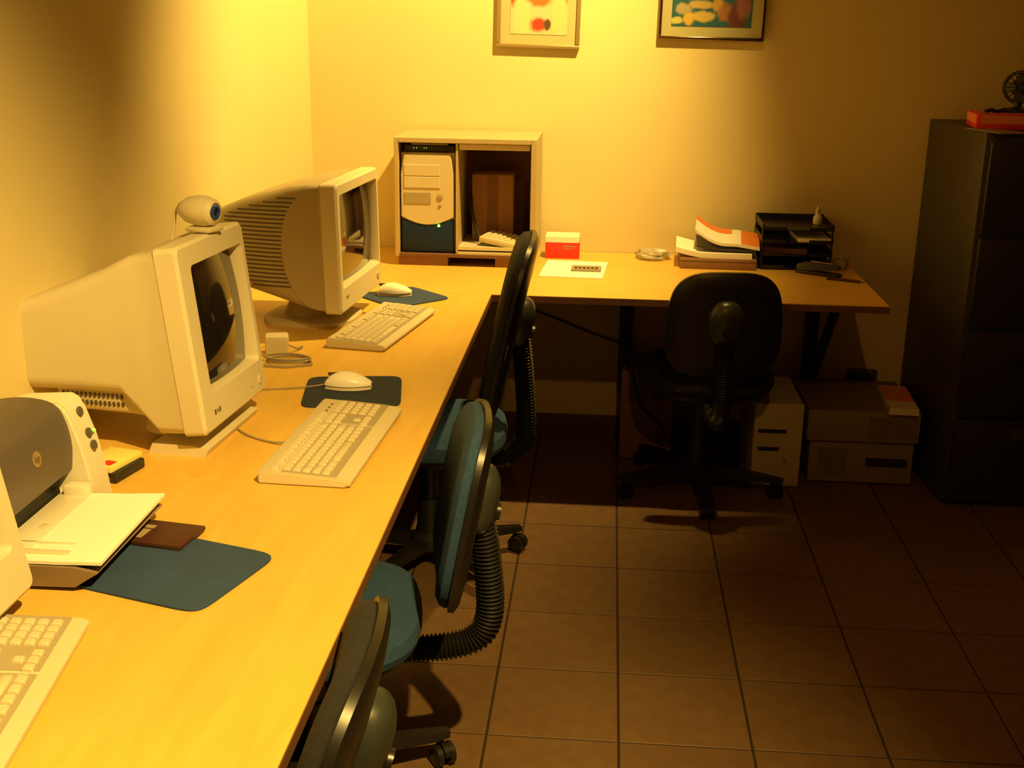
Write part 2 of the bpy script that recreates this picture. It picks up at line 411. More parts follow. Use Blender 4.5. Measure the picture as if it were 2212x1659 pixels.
# ------------------------------------------------------------------ keyboards
key_src = {}
def key(w, d, parent, loc):
    k = (round(w, 4), round(d, 4))
    if k not in key_src:
        key_src[k] = obj('key', box(NB(), (0, 0, .0035), (d, w, .007), .0012, seg=1, taper=.82), M_key, parent, loc)
    else: inst('key', key_src[k], parent, loc)
def keyboard(label, loc, rz, cord, wd=.165, ln=.452, joined=False, rot=None):
    t = thing('keyboard', label, 'keyboard', loc, rz, 'cream computer keyboards', rot)
    b = NB(); xs, xe = -wd/2, wd/2
    prof = [(xs, .004), (xs+.004, 0), (xe-.012, 0), (xe, .006), (xe, .012), (xe-.01, .017), (xs+.006, .027), (xs, .024)]
    prism(b, prof, -ln/2, ln/2)
    bmesh.ops.bevel(b, geom=[e for e in b.edges if abs(e.verts[0].co.y-e.verts[1].co.y) < 1e-6], offset=.003, segments=2, affect='EDGES')
    obj('case', b, M_keyb, t)
    sl = -math.atan2(.010, wd-.016)
    b = NB()
    for yy, ll in ((-.0755, .288), (.108, .062), (.182, .080)):
        box(b, (.006, yy, .0215), (.105, ll, .003), .0005, m=R(-sl*1.0, 'Y') @ T(0, 0, .0005), seg=1)
    obj('key_bed', b, M_keyd, t)
    P = .0187
    rows = [[1, -1, 1, 1, 1, 1, -.5, 1, 1, 1, 1, -.5, 1, 1, 1, 1], [1]*13+[2], [1.5]+[1]*12+[1.5], [1.75]+[1]*11+[2.25], [2.25]+[1]*10+[2.75], [1.25, 1.25, 1.25, 6.25, 1.25, 1.25, 1.25, 1.25]]
    def place(r, u, y0, xc, jb):
        x = xs+.030+xc*P + (.004 if xc else 0); z = .0265-(x-xs)*(.010/(wd-.016))
        yc = -ln/2+.010+(y0+u/2)*P
        if joined: box(jb, (x, yc, z+.0025), (P-.0025, u*P-.0025, .006), .001, seg=1, taper=.85)
        else: key(u*P-.0025, P-.0025, t, (x, yc, z-.001))
    jb = NB()
    for r, row in enumerate(rows):
        y = 0
        for u in row:
            if u > 0: place(r, u, y, r, jb)
            y += abs(u)
    for r, cs in enumerate(([0, 1, 2], [0, 1, 2], [0, 1, 2], [], [1], [0, 1, 2])):
        for c in cs: place(r, 1, 15.4+c, r, jb)
    for r in range(1, 6):
        for c in range(4): place(r, 1, 18.85+c, r, jb)
    if joined: obj('keys', jb, M_key, t, kind='stuff')
    else: jb.free()
    b = NB()
    for c in range(3): box(b, (xs+.030, -ln/2+.010+(19.2+c*1.2)*P, .0268), (.004, .006, .001))
    obj('indicator_lights', b, M_ink, t)
    if cord:
        b = NB(); tube(b, smooth_path(cord), .0022, 6); obj('cord', b, M_cord, t)
    return t
keyboard('middle cream keyboard, lying just below the dark blue pad and mouse', (-.176, -1.455, HD), math.radians(-2.5), [(-.082, -.02, .012), (-.13, -.01, .004), (-.20, .03, .0025), (-.26, .10, .0025)], .178)
keyboard('far cream keyboard, in front of the grey-sided monitor', (-.255, -.50, HD), math.radians(-9), [(-.08, .14, .012), (-.12, .16, .004), (-.16, .2, .0025)])
keyboard('nearest cream keyboard, cut off by the lower left corner of the view', (-.402, -2.475, HD), math.radians(8), None)

# ------------------------------------------------------------------ mouse pads and mice
def mousepad(label, x, y, w, d, rz, m):
    o = obj('mouse_pad', pad(NB(), w, d, [(.001, 0), (0, .001), (0, .0035), (.001, .0045)], 9, 56), m, None, (x, y, HD))
    o.rotation_euler = (0, 0, rz); return tag(o, label, 'mouse pad', 'blue mouse pads')
mousepad('large faded blue mouse pad with rounded corners, in front of the printer', -.302, -2.048, .25, .215, math.radians(-17), M_pad)
mousepad('dark blue mouse pad under the mouse above the middle keyboard', -.218, -1.09, .225, .235, math.radians(9), M_padd)
mousepad('blue mouse pad at the inner corner of the two desks', -.27, -.085, .215, .215, math.radians(-45), M_pad)
def mouse(label, x, y, rz, cord):
    t = thing('computer_mouse', label, 'mouse', (x, y, HD+.0045), rz, 'cream computer mice')
    def hull(z0, z1, k):
        rings = []; N = 14
        for i in range(N+1):
            s = i/N; xx = -.054+.108*s
            hw = .030*math.sin(PI*min(1, max(.04, .08+s*.86)))**.55*k*(1-.10*s*0)
            hh = z1*math.sin(PI*min(.97, max(.05, .10+.80*s**.8)))**.75
            ring = []
            for q in range(17):
                a = PI*q/16; ring.append((xx, hw*math.cos(a), z0+max(.001, (hh-z0))*math.sin(a)**.8))
            ring += [(xx, -hw*.6, z0), (xx, hw*.6, z0)]
            rings.append(ring)
        return rings
    obj('lower_shell', loft(NB(), hull(.001, .016, .96)), M_cream2, t)
    obj('upper_shell', loft(NB(), hull(.010, .040, 1)), M_white, t)
    v = NB(); box(v, (-.028, 0, .0335), (.040, .0012, .008)); obj('button_gap', v, M_vent, t)
    v = NB(); tube(v, smooth_path(cord), .002, 6); obj('cord', v, M_cord, t)
mouse('white mouse on the dark blue pad above the middle keyboard', -.232, -1.072, math.radians(3), [(-.05, 0, .01), (-.075, .0, .004), (-.12, -.005, 0), (-.2, -.02, -.002)])
mouse('white mouse on the blue pad beside the grey-sided monitor', -.300, -.075, math.radians(4), [(-.05, 0, .01), (-.08, .02, .004), (-.12, .06, -.001), (-.17, .12, -.002)])

# ------------------------------------------------------------------ ink printer with paper in its tray
t = thing('inkjet_printer', 'inkjet printer with dark grey hood and white paper in its tray', 'printer', (-.62, -1.985, HD))
def P2(x): return x+.62
yN, yF = -.195, .195
colp = [(-.105, .002), (.113, .002), (.116, .020), (.108, .08), (.098, .13), (.082, .180), (.072, .198), (.060, .205), (-.02, .200), (-.105, .17)]
v = NB(); prism(v, colp, .127, yF); bmesh.ops.bevel(v, geom=[e for e in v.edges if abs(e.verts[0].co.y-e.verts[1].co.y) < 1e-6], offset=.004, segments=2, affect='EDGES'); obj('control_column', v, M_ptan, t)
v = NB(); prism(v, [(-.105, .002), (.06, .002), (.06, .03), (.04, .085), (-.105, .085)], yN, .127); obj('lower_body', v, M_ptan, t)
v = NB()
hp = [(-.104, .18), (-.06, .203), (-.01, .213), (.035, .211), (.062, .199), (.076, .170), (.082, .13), (.078, .088), (.068, .084), (.02, .11), (-.105, .11)]
hp = [(p.x, p.z) for p in smooth_path([(x, 0, z) for x, z in hp[:8]], 5)]+hp[8:]
prism(v, hp, yN, .1265); obj('hood', v, M_hood, t, ang=50)
v = NB(); box(v, (.03, (yN+.127)/2, .075), (.05, .127-yN-.012, .07)); obj('output_slot', v, M_pdark, t)
v = NB(); box(v, (.092, .112, .050), (.045, .026, .034), .006); box(v, (.088, -.02, .040), (.055, .26, .018), .004); obj('slot_ledge', v, M_ptan, t)
for zz in (.18, .142, .120):
    xx = .0985-(zz-.13)*.33+.0015
    v = NB(); lathe(v, [(.0085, 0), (.0085, .003), (.006, .004)], n=16, m=T(xx, .162, zz) @ R(PI/2-.32, 'Y'))
    obj('control_button', v, M_hood, t)
v = NB(); sphere(v, (.0985+.002, .176, .142), .003); obj('status_light', v, M_led2, t)
v = NB()
lathe(v, [(.013, 0), (.013, .0012), (.011, .0014)], n=24, m=T(.0795, .005, .150) @ R(PI/2-.15, 'Y')); obj('logo_disc', v, M_frame, t)
text_part('logo_letters', 'hp', .017, M_hood, t, T(.0812, .005, .1505) @ R(-.15, 'Y') @ Matrix(((0, 0, 1, 0), (1, 0, 0, 0), (0, 1, 0, 0), (0, 0, 0, 1))))
v = NB()       # paper tray: shallow pan reaching out over the desk
tp = [(.06, .014), (.10, .006), (.20, .010), (.235, .030), (.228, .033), (.19, .020), (.10, .018), (.06, .026)]
prism(v, tp, -.150, .118); 
for yy in (-.152, .112):
    prism(v, [(.06, .005), (.20, .008), (.236, .032), (.20, .040), (.06, .040)], yy, yy+.008)
obj('paper_tray', v, M_ptray, t)
v = NB(); box(v, (.105, -.118, .047), (.15, .014, .006), .002, m=R(0, 'Z')); box(v, (.105, -.085, .046), (.14, .006, .006), .002); box(v, (.10, -.03, .0475), (.016, .02, .008), .003); obj('paper_guide', v, M_cream, t)
pp = NB(); rings = []
for i in range(13):
    s = i/12; x = .07+.172*s; z = .038+.004*math.sin(PI*s)+.016*max(0, s-.62)
    rings.append([(x, -.148, z), (x, .118, z+.004*s), (x, .118, z+.004*s+.005), (x, -.148, z+.005)])
loft(pp, rings)
o = obj('paper_pile', pp, M_paper, None, (-.62, -1.985, HD)); tag(o, 'white paper pile lying in the printer tray', 'paper')

# passport-like booklet on the pad
t = thing('booklet', 'dark brown booklet with pale label, on the large blue pad under the tray', 'booklet', (-.366, -1.936, HD+.0046), math.radians(-9))
v = NB(); box(v, (0, 0, .004), (.125, .088, .008), .0015); obj('cover', v, M_brown, t)
v = NB(); box(v, (-.03, -.012, .0083), (.028, .034, .0008)); box(v, (-.028, .016, .0083), (.026, .012, .0008)); obj('label', v, M_tan, t)
# yellow card box on a black case
t = thing('plastic_case', 'small black case under the yellow card box by the printer', 'case', (-.562, -1.655, HD), math.radians(-12))
v = NB(); box(v, (0, 0, .010), (.080, .095, .020), .003); obj('case_body', v, M_pdark, t)
v = NB(); box(v, (.0, -.0505, .012), (.06, .001, .003)); obj('lid_line', v, M_hood, t)
t = thing('card_box', 'small yellow card box with red patch beside the printer', 'box', (-.565, -1.652, HD+.0202), math.radians(-14))
v = NB(); box(v, (0, 0, .006), (.072, .098, .012), .0015); obj('carton', v, M_yellow, t)
v = NB(); box(v, (.018, -.03, .0123), (.022, .022, .0008)); obj('red_patch', v, M_red, t)
# cable coil and plug beyond the middle monitor
v = NB(); pts = []
for k in range(70):
    a = k/70*2*PI*3; pts.append((.055*math.cos(a)*(1+.12*math.sin(a*1.7)), .033*math.sin(a), .004+.003*math.sin(a*.5)+k*.00012))
pts += [(.07, -.03, .005), (.01, -.06, .004), (-.09, -.05, .004)]
tube(v, pts, .003, 6); o = obj('cable_coil', v, M_cord, None, (-.435, -.855, HD)); tag(o, 'coiled beige cable beyond the middle monitor', 'cable')
t = thing('power_adapter', 'small white power adapter just beyond the cable coil, right of the middle monitor', 'adapter', (-.485, -.775, HD), .25)
v = NB(); box(v, (0, 0, .025), (.06, .05, .05), .006); obj('adapter_body', v, M_cream, t)
v = NB(); tube(v, smooth_path([(.03, 0, .02), (.05, .01, .008), (.065, .04, .004)]), .003, 6); obj('cord', v, M_cord, t)

# ------------------------------------------------------------------ beige open cabinet with tower
cx0, cx1, cy0, cy1, cz0, cz1 = -.387, .112, .43, .775, HD+.032, 1.185
t = thing('open_cabinet', 'beige open-fronted metal cabinet on the back desk near the corner', 'cabinet', ((cx0+cx1)/2, cy0, HD))
ox, oy, oz = (cx0+cx1)/2, cy0, HD
def rel(a, b, c): return (a-ox, b-oy, c-oz)
def bx(bm, x0, x1, y0, y1, z0, z1, bev=.0): return box(bm, rel((x0+x1)/2, (y0+y1)/2, (z0+z1)/2), (x1-x0, y1-y0, z1-z0), bev, seg=1)
v = NB(); bx(v, cx0, cx0+.015, cy0, cy1, cz0, cz1, .002); obj('side_panel', v, M_beige, t)
v = NB(); bx(v, cx1-.020, cx1, cy0, cy1, cz0, cz1, .002); obj('side_panel', v, M_beige, t)
v = NB(); bx(v, cx0+.0152, cx1-.0202, cy0, cy1, cz1-.018, cz1, .002); obj('top_panel', v, M_beige, t)
v = NB(); bx(v, cx0+.0152, cx1-.0202, cy0, cy1-.02, cz0, cz0+.012, .001); obj('bottom_panel', v, M_hard, t)
v = NB(); bx(v, cx0+.0152, cx1-.0202, cy1-.012, cy1, cz0+.0122, cz1-.0182); obj('back_panel', v, M_hard, t)
v = NB(); bx(v, -.171, -.163, cy0+.01, cy1-.03, cz0+.0122, cz1-.0182); obj('divider', v, M_beige, t)
v = NB()
bx(v, cx0+.01, -.20, cy0+.01, cy0+.10, HD, cz0); bx(v, -.03, cx1-.01, cy0+.01, cy0+.10, HD, cz0); bx(v, cx0+.01, cx1-.01, cy0+.2, cy1-.02, HD, cz0)
obj('plinth', v, M_card, t)
v = NB(); bx(v, -.1628, cx1-.0205, cy0+.004, cy0+.05, cz0+.0125, cz0+.021); obj('slide_rail', v, M_rail, t)
v = NB(); bx(v, -.1628, cx1-.0205, cy0+.02, cy0+.30, cz0+.030, cz0+.036); bx(v, -.1628, cx1-.0205, cy0+.01, cy0+.02, cz0+.027, cz0+.038); obj('pull_out_shelf', v, M_rail, t)
v = NB(); bx(v, -.160, cx1-.024, cy0+.012, cy0+.10, cz1-.040, cz1-.019, .003); obj('top_rail', v, M_rail, t)
# tower inside
tw = thing('computer_tower', 'cream tower with curved face and dark blue base, inside the beige cabinet', 'computer', (-.2725, .452, cz0+.0122))
wT, hT = .190, .352
v = NB(); box(v, (0, .16, hT/2), (wT, .29, hT-.002), .003); obj('case', v, M_cream2, tw)
v = NB(); box(v, (0, .006, .06), (wT-.004, .02, .115), .004); obj('lower_panel', v, M_towerblue, tw)
v = NB(); rg = []
N = 24
arc = [(-wT/2+wT*k/N, .128-.030*(1-((k/N)*2-1)**2)) for k in range(N+1)]
poly = arc+[(wT/2, .28), (wT/2-.012, hT-.004), (-wT/2+.012, hT-.004), (-wT/2, .28)]
loft(v, [[(x, .014, z) for x, z in poly], [(x, .0, z) for x, z in poly], [(x*.96, -.007, .22+(z-.22)*.96) for x, z in poly]]); obj('front_panel', v, M_cream, tw)
for z0 in (.292, .250):
    v = NB(); box(v, (-.018, -.008, z0), (.128, .004, .039), .0012, seg=1); obj('drive_cover', v, M_cream, tw)
v = NB(); box(v, (-.035, -.0075, .195), (.095, .004, .040), .001, seg=1); obj('floppy_drive', v, M_grey, tw)
v = NB(); lathe(v, [(.011, 0), (.011, .003), (.008, .004)], n=20, m=T(.045, -.007, .200) @ R(PI/2, 'X')); obj('power_button', v, M_grey, tw)
v = NB(); lathe(v, [(.006, 0), (.006, .003), (.004, .004)], n=16, m=T(.045, -.007, .170) @ R(PI/2, 'X')); obj('reset_button', v, M_grey, tw)
v = NB(); sphere(v, (.040, -.0045, .098), .0045); obj('power_light', v, M_led, tw)
md = thing('modem', 'slim dark modem with tiny green lights on top of the tower', 'modem', (-.268, .47, cz0+.0122+hT+.0005))
v = NB(); box(v, (0, .07, .0125), (.18, .14, .023), .003); obj('modem_body', v, M_pdark, md)
v = NB(); box(v, (.0, .06, .0265), (.13, .11, .004), .001); obj('top_plate', v, M_rail, md)
v = NB()
for q in (-.055, -.045, -.018, -.010): box(v, (q, -.0005, .014), (.002, .001, .003))
obj('status_lights', v, M_led2, md)
c = thing('carton', 'plain brown carton standing at the back of the beige cabinet', 'carton', (-.055, .66, cz0+.0365))
v = NB(); box(v, (0, 0, .12), (.15, .14, .24), .002); obj('carton_body', v, M_card, c)
v = NB(); box(v, (0, -.0705, .12), (.04, .001, .238)); obj('tape', v, M_hard, c)
v = NB(); tube(v, smooth_path([(-.135, .60, cz0+.20), (-.125, .55, cz0+.15), (-.105, .53, cz0+.08), (-.085, .52, cz0+.042)]), .006, 8)
tag(obj('cable', v, M_black), 'thick black cable hanging inside the beige cabinet', 'cable')
keyboard('cream keyboard shoved into the lower right of the beige cabinet', (-.012, .53, cz0+.040), 0, None, .15, .17, True, (math.radians(8), math.radians(4), math.radians(-4))) if False else None
k = thing('keyboard', 'old cream keyboard lying inside the beige cabinet, lower right', 'keyboard', (.0, .50, cz0+.0375), 0, None, (0, math.radians(8), math.radians(-14)))
v = NB(); box(v, (0, .03, .012), (.175, .15, .022), .005); obj('case', v, M_keyb, k)
v = NB()
for a in range(8):
    for b in range(5): box(v, (-.072+a*.0205, -.022+b*.024, .0255), (.016, .018, .006), .001, seg=1, taper=.85)
obj('keys', v, M_key, k, kind='stuff')

# ------------------------------------------------------------------ things on the back desk
t = thing('card_box', 'small red box with white top, on the back desk behind the far chair', 'box', (.20, .69, HD))
v = NB(); box(v, (0, 0, .041), (.125, .10, .082), .001, seg=1); obj('carton', v, M_white, t)
v = NB(); box(v, (0, -.0506, .030), (.125, .001, .060)); box(v, (.0628, 0, .030), (.001, .10, .060)); obj('red_print', v, M_red, t)
v = NB(); box(v, (.025, -.0514, .046), (.045, .0006, .004)); box(v, (.025, -.0514, .038), (.036, .0006, .002)); obj('white_lettering', v, M_tan, t)
o = obj('paper_sheets', box(NB(), (0, 0, .0025), (.22, .29, .005), .0006, seg=1), M_paper, None, (.252, .433, HD)); o.rotation_euler = (0, 0, -.06); tag(o, 'white paper sheets on the back desk in front of the red box', 'paper')
t = thing('calculator', 'slim pale calculator lying on the white paper sheets', 'calculator', (.295, .42, HD+.0052), -.02)
v = NB(); box(v, (0, 0, .004), (.105, .075, .008), .002); obj('calculator_body', v, M_cord, t)
v = NB(); box(v, (0, .018, .0083), (.085, .020, .0008)); obj('display', v, M_tan, t)
v = NB()
for a in range(6):
    for b in range(2): box(v, (-.036+a*.0145, -.006-b*.016, .0085), (.010, .010, .002))
obj('buttons', v, M_vent, t)
# crumpled clear wrapper
t2 = bmesh.new(); bmesh.ops.create_icosphere(t2, subdivisions=3, radius=1)
for q in t2.verts:
    k = 1+random.uniform(-.22, .22); q.co = Vector((q.co.x*.065*k, q.co.y*.045*k, max(0, .018+q.co.z*.022*k)))
o = obj('plastic_wrapper', t2, M_clear, None, (.535, .685, HD), ang=5); tag(o, 'crumpled clear plastic wrapper on the back desk by the wall', 'wrapper')
# stack of papers
t = thing('carton', 'flat brown carton under the papers left of the black letter tray', 'carton', (.765, .63, HD), -.02)
v = NB(); box(v, (0, 0, .019), (.27, .23, .038), .002); obj('carton_body', v, M_card, t)
v = NB(); box(v, (0, -.1153, .028), (.268, .0006, .002)); obj('lid_line', v, M_vent, t)
def sheaf(name, label, cat, loc, rz, w, d, th, lift, m):
    b = NB(); rg = []
    for i in range(13):
        s = i/12*2-1; z = lift(s)
        rg.append([(s*w/2, -d/2, z), (s*w/2, d/2, z+.004), (s*w/2, d/2, z+th+.004), (s*w/2, -d/2, z+th)])
    loft(b, rg); o = obj(name, b, m, None, loc); o.rotation_euler = (0, 0, rz); return tag(o, label, cat)
sheaf('paper_sheaf', 'sheaf of white papers with lifted left edge on the brown carton', 'paper', (.752, .63, HD+.0385), -.06, .27, .21, .018, lambda s: .030*max(0, -s-.25)**1.5, M_paper)
sheaf('folder', 'thin dark folder between the white papers and the orange magazine', 'folder', (.795, .635, HD+.0625), -.05, .21, .19, .008, lambda s: .016*max(0, -s-.1)**1.5, M_steel)
t = thing('magazine', 'orange and white magazine curling up on top of the paper pile', 'magazine', (.80, .63, HD+.0805), -.09)
b = NB(); b2 = NB(); b3 = NB(); rg = []; r2 = []; r3 = []
for i in range(15):
    s = i/14*2-1; z = .055*max(0, -s-.05)**1.8-.016*max(0, s-.3); x = s*.115
    rg.append([(x, -.09, z), (x, .09, z+.022), (x, .09, z+.032), (x, -.09, z+.010)])
    if s < .25: r2.append([(x, .045, z+.0208), (x, .09, z+.0325), (x, .09, z+.0331), (x, .045, z+.0214+.0058)])
    if s > .3: r3.append([(x, -.085, z+.0108), (x, .088, z+.0320), (x, .088, z+.0326), (x, -.085, z+.0114)])
loft(b, rg); obj('pages', b, M_paper, t)
r2 = [[(a[0][0], .03, a[0][2]+.006-.0063), (a[1][0], .0895, a[1][2]-.0005), (a[1][0], .0895, a[1][2]+.0006), (a[0][0], .03, a[0][2]+.0062)] for a in r2]
loft(b2, r2); obj('orange_band', b2, M_orange, t); loft(b3, r3); obj('orange_print', b3, M_orange, t)
# black letter tray
t = thing('letter_tray', 'stacked black letter tray at the right end of the back desk', 'letter tray', (1.040, .662, HD))
for q in range(4):
    zz = .004+q*.046
    v = NB(); box(v, (0, 0, zz+.0015), (.25, .235, .003)); box(v, (0, .116, zz+.014), (.25, .003, .025)); box(v, (-.1235, 0, zz+.012), (.003, .235, .021)); box(v, (.1235, 0, zz+.012), (.003, .235, .021))
    box(v, (-.08, -.1175, zz+.007), (.08, .003, .012)); box(v, (.08, -.1175, zz+.007), (.08, .003, .012))
    obj('tray', v, M_shell, t)
v = NB()
for sx in (-1, 1):
    for sy in (-.10, .10): box(v, (sx*.1215, sy, .082), (.007, .012, .163), .001, seg=1)
obj('post', v, M_shell, t)
o = obj('paper_sheets', box(NB(), (0, 0, .008), (.115, .20, .014), .001, seg=1), M_paper, None, (1.098, .650, HD+.004+2*.046+.0035)); o.rotation_euler = (0, 0, .02); tag(o, 'papers poking out of the black letter tray on its right', 'paper')
o = obj('paper_sheets', box(NB(), (0, 0, .01), (.16, .20, .02), .001, seg=1), M_hard, None, (1.0, .665, HD+.004+1*.046+.0035)); tag(o, 'brown papers deep in the lower part of the black letter tray', 'paper')
t = thing('bottle', 'small white bottle standing on the black letter tray', 'bottle', (1.128, .69, HD+.1456), 0)
v = NB(); lathe(v, [(.014, 0), (.016, .003), (.016, .024), (.012, .032), (.008, .036), (.008, .040)]); obj('bottle_body', v, M_white, t)
v = NB(); lathe(v, [(.0095, .040), (.0095, .052), (.006, .056), (.004, .066), (.002, .068)]); obj('cap', v, M_cream, t)
# stapler, pen, erasers
t = thing('stapler', 'black stapler lying in front of the letter tray', 'stapler', (1.11, .475, HD), -.55)
v = NB(); box(v, (0, 0, .006), (.16, .038, .012), .003); obj('stapler_base', v, M_shell, t)
v = NB(); loft(v, [[(x, y, z) for y, z in ((-w_, h0), (w_, h0), (w_*.7, h1), (-w_*.7, h1))] for x, w_, h0, h1 in ((-.08, .010, .013, .03), (-.05, .016, .013, .042), (.03, .016, .020, .044), (.075, .012, .026, .040))]); obj('stapler_arm', v, M_shell, t)
v = NB(); box(v, (.01, 0, .0455), (.08, .010, .002)); obj('chrome_strip', v, M_chrome, t)
t = thing('pen', 'brown pen lying nearest the right corner of the back desk', 'pen', (1.18, .372, HD), -.42)
v = NB(); tube(v, [(-.06, 0, .005), (.055, 0, .005)], .005, 10); obj('barrel', v, M_brown, t)
v = NB(); tube(v, [(.0555, 0, .005), (.068, 0, .004)], .003, 8); obj('tip', v, M_chrome, t)
t = thing('pen_holder', 'low pale plastic cup beside the letter tray at the desk end', 'cup', (1.205, .60, HD))
v = NB(); lathe(v, [(.024, 0), (.028, .004), (.032, .035), (.030, .035), (.026, .006), (.002, .005)]); obj('cup_body', v, M_clear, t)
v = NB(); tube(v, [(-.01, 0, .012), (.012, .01, .045)], .003, 8); obj('stub', v, M_cream, t)

# ------------------------------------------------------------------ office chairs (face +X, origin on the floor under the seat)
def chair(label, x, y, rz, seat_m, back_m, zs, back_d, back_z, back_h, back_w, lean, star, tagged=False, bump_y=.012):
    star = math.radians(star)-rz
    t = thing('office_chair', label, 'chair', (x, y, 0), rz, 'swivel chairs in the room')
    v = NB(); pad(v, .46, .46, [(.03, 0), (.006, .010), (0, .028), (.006, .050), (.03, .064), (.09, .070), (.16, .071)], 3.0, 44, m=T(.0, 0, zs-.071)); obj('seat', v, seat_m, t)
    v = NB(); pad(v, .40, .40, [(.04, -.03), (.0, -.012), (.0, .0)], 3.2, 36, m=T(0, 0, zs-.0715)); box(v, (0, 0, zs-.115), (.17, .15, .04), .008); obj('seat_pan', v, M_shell, t)
    v = NB(); cyl(v, (0, 0, .13), .028, zs-.115-.13-.02, 20); cyl(v, (0, 0, .09), .04, .13, 20, .034); obj('gas_column', v, M_shell, t)
    v = NB(); lathe(v, [(.045, .058), (.055, .068), (.055, .10), (.04, .112)]); obj('hub', v, M_shell, t)
    for k in range(5):
        a = star+k*2*PI/5; mm = R(a, 'Z')
        v = NB(); loft(v, [[(xx, yy, zz) for yy, zz in ((-w_, z0), (w_, z0), (w_*.8, z1), (-w_*.8, z1))] for xx, w_, z0, z1 in ((.04, .022, .062, .10), (.16, .020, .064, .092), (.27, .017, .062, .080), (.298, .012, .064, .078))], m=mm)
        leg = obj('star_leg', v, M_shell, t)
        ca = random.uniform(0, 2*PI); mm2 = mm @ T(.278, 0, 0) @ R(ca, 'Z')
        v = NB()
        for sy in (-1, 1): lathe(v, [(.018, 0), (.025, .003), (.025, .015), (.020, .018)], n=20, m=mm2 @ T(.012, sy*.0055, .0255) @ R(-sy*PI/2, 'X'))
        tube(v, [(0, 0, .045), (0, 0, .064)], .006, 8, m=mm2)
        loft(v, [[(.012+.027*math.cos(q), yy, .0275+.027*math.sin(q)) for q in [PI*.05+PI*.9*u/8 for u in range(9)]] for yy in (-.006, .006)], m=mm2)
        obj('caster', v, M_shell, leg)
    # backrest: plane normal +X, leaning back
    mb = T(-back_d, 0, back_z) @ R(-lean, 'Y') @ Matrix(((0, 0, 1, 0), (1, 0, 0, 0), (0, 1, 0, 0), (0, 0, 0, 1)))
    v = NB(); pad(v, back_w, back_h, [(.012, -.002), (0, .010), (.004, .024), (.020, .036), (.07, .041), (.13, .042)], 3.4, 44, m=mb, curve=.018, tw=-.10); obj('backrest', v, back_m, t)
    v = NB(); pad(v, back_w+.012, back_h+.012, [(.10, -.019), (.05, -.018), (.014, -.014), (.0, -.006), (.0, .006), (.010, .008)], 3.4, 44, m=mb, curve=.018, tw=-.10); obj('back_shell', v, M_shell, t)
    v = NB(); pad(v, .115, .15, [(.056, -.057), (.045, -.0565), (.033, -.054), (.022, -.050), (.012, -.044), (.005, -.036), (.001, -.027), (0, -.012)], 2.3, 40, m=mb @ T(0, bump_y, 0)); obj('bar_cover', v, M_cap, t)
    v = NB(); lathe(v, [(.018, 0), (.018, .014), (.012, .018)], n=20, m=mb @ T(0, bump_y-.02, -.064)); obj('adjusting_knob', v, M_shell, t)
    bz = back_z-.045+bump_y
    path = smooth_path([(-.10, 0, zs-.12), (-.20, 0, zs-.125), (-back_d+.0, 0, zs-.11), (-back_d-.042, 0, zs-.05), (-back_d-.036, 0, (zs+bz)/2), (-back_d-.034+lean*.05, 0, bz-.01)], 16)
    L = [0]
    for p, q in zip(path, path[1:]): L.append(L[-1]+(q-p).length)
    n = int(L[-1]/.0045); res = []
    for i in range(n+1):
        s = L[-1]*i/n
        for k in range(len(L)-1):
            if L[k] <= s <= L[k+1]+1e-9: res.append(path[k].lerp(path[k+1], (s-L[k])/(L[k+1]-L[k]))); break
    v = NB(); tube(v, res, .03, 14, rf=lambda i: .030 if i % 2 else .023); obj('bellows', v, M_shell, t, ang=80)
    v = NB(); tube(v, smooth_path([(.06, -.08, zs-.115), (.06, -.17, zs-.118), (.06, -.225, zs-.112)]), .006, 8); sphere(v, (.06, -.235, zs-.112), .014, (1, 1.5, .7)); obj('lever', v, M_shell, t)
    if tagged:
        v = NB(); box(v, (back_w/2*.98, -.03, .015), (.002, .045, .022), m=mb @ T(0, 0, 0)); obj('tag', v, M_tag, t)
    return t
chair('nearest dark office chair, only its leaning backrest rising beside the near desk', -.172, -2.38, PI+math.radians(3), M_blue, M_bfab, .46, .205, .62, .40, .40, .27, 300, bump_y=.05)
chair('blue office chair pulled up beside the large mouse pad, seen with its bellows bar', -.215, -1.57, PI+math.radians(9), M_blue, M_blue, .45, .325, .65, .38, .36, .19, 25.6)
chair('tall-backed dark office chair at the inner desk corner, farthest along the left desk', -.135, -.46, PI+math.radians(3), M_blue, M_bfab,   .47, .24, .75, .52, .42, .22, 28, True)
chair('black office chair seen from behind, pulled up to the back desk', .71, .245, PI/2+math.radians(5), M_bfab, M_bfab, .47, .325, .675, .33, .35, .06, -86)

# ------------------------------------------------------------------ things on the floor under the back desk
t = thing('computer_tower', 'cream tower with two dark drive slots on the floor right of the black chair', 'computer', (.988, .30, 0), 0)
v = NB(); box(v, (0, .20, .1555), (.165, .38, .305), .004); box(v, (0, .2, .0025), (.15, .34, .004)); obj('case', v, M_cream2, t)
v = NB(); box(v, (0, .004, .156), (.170, .012, .308), .005); obj('front_panel', v, M_cream, t)
v = NB(); box(v, (-.02, -.003, .208), (.10, .004, .014), .001, seg=1); obj('drive_slot', v, M_pdark, t)
v = NB(); box(v, (-.03, -.003, .142), (.075, .004, .014), .003); obj('floppy_slot', v, M_pdark, t)
v = NB(); lathe(v, [(.008, 0), (.008, .003), (.006, .004)], n=16, m=T(.03, -.002, .10) @ R(PI/2, 'X')); obj('power_button', v, M_grey, t)
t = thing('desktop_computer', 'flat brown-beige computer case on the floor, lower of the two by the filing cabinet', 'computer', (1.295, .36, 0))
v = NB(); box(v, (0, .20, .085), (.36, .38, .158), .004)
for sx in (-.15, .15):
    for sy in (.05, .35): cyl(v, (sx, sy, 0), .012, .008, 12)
obj('case', v, M_case, t)
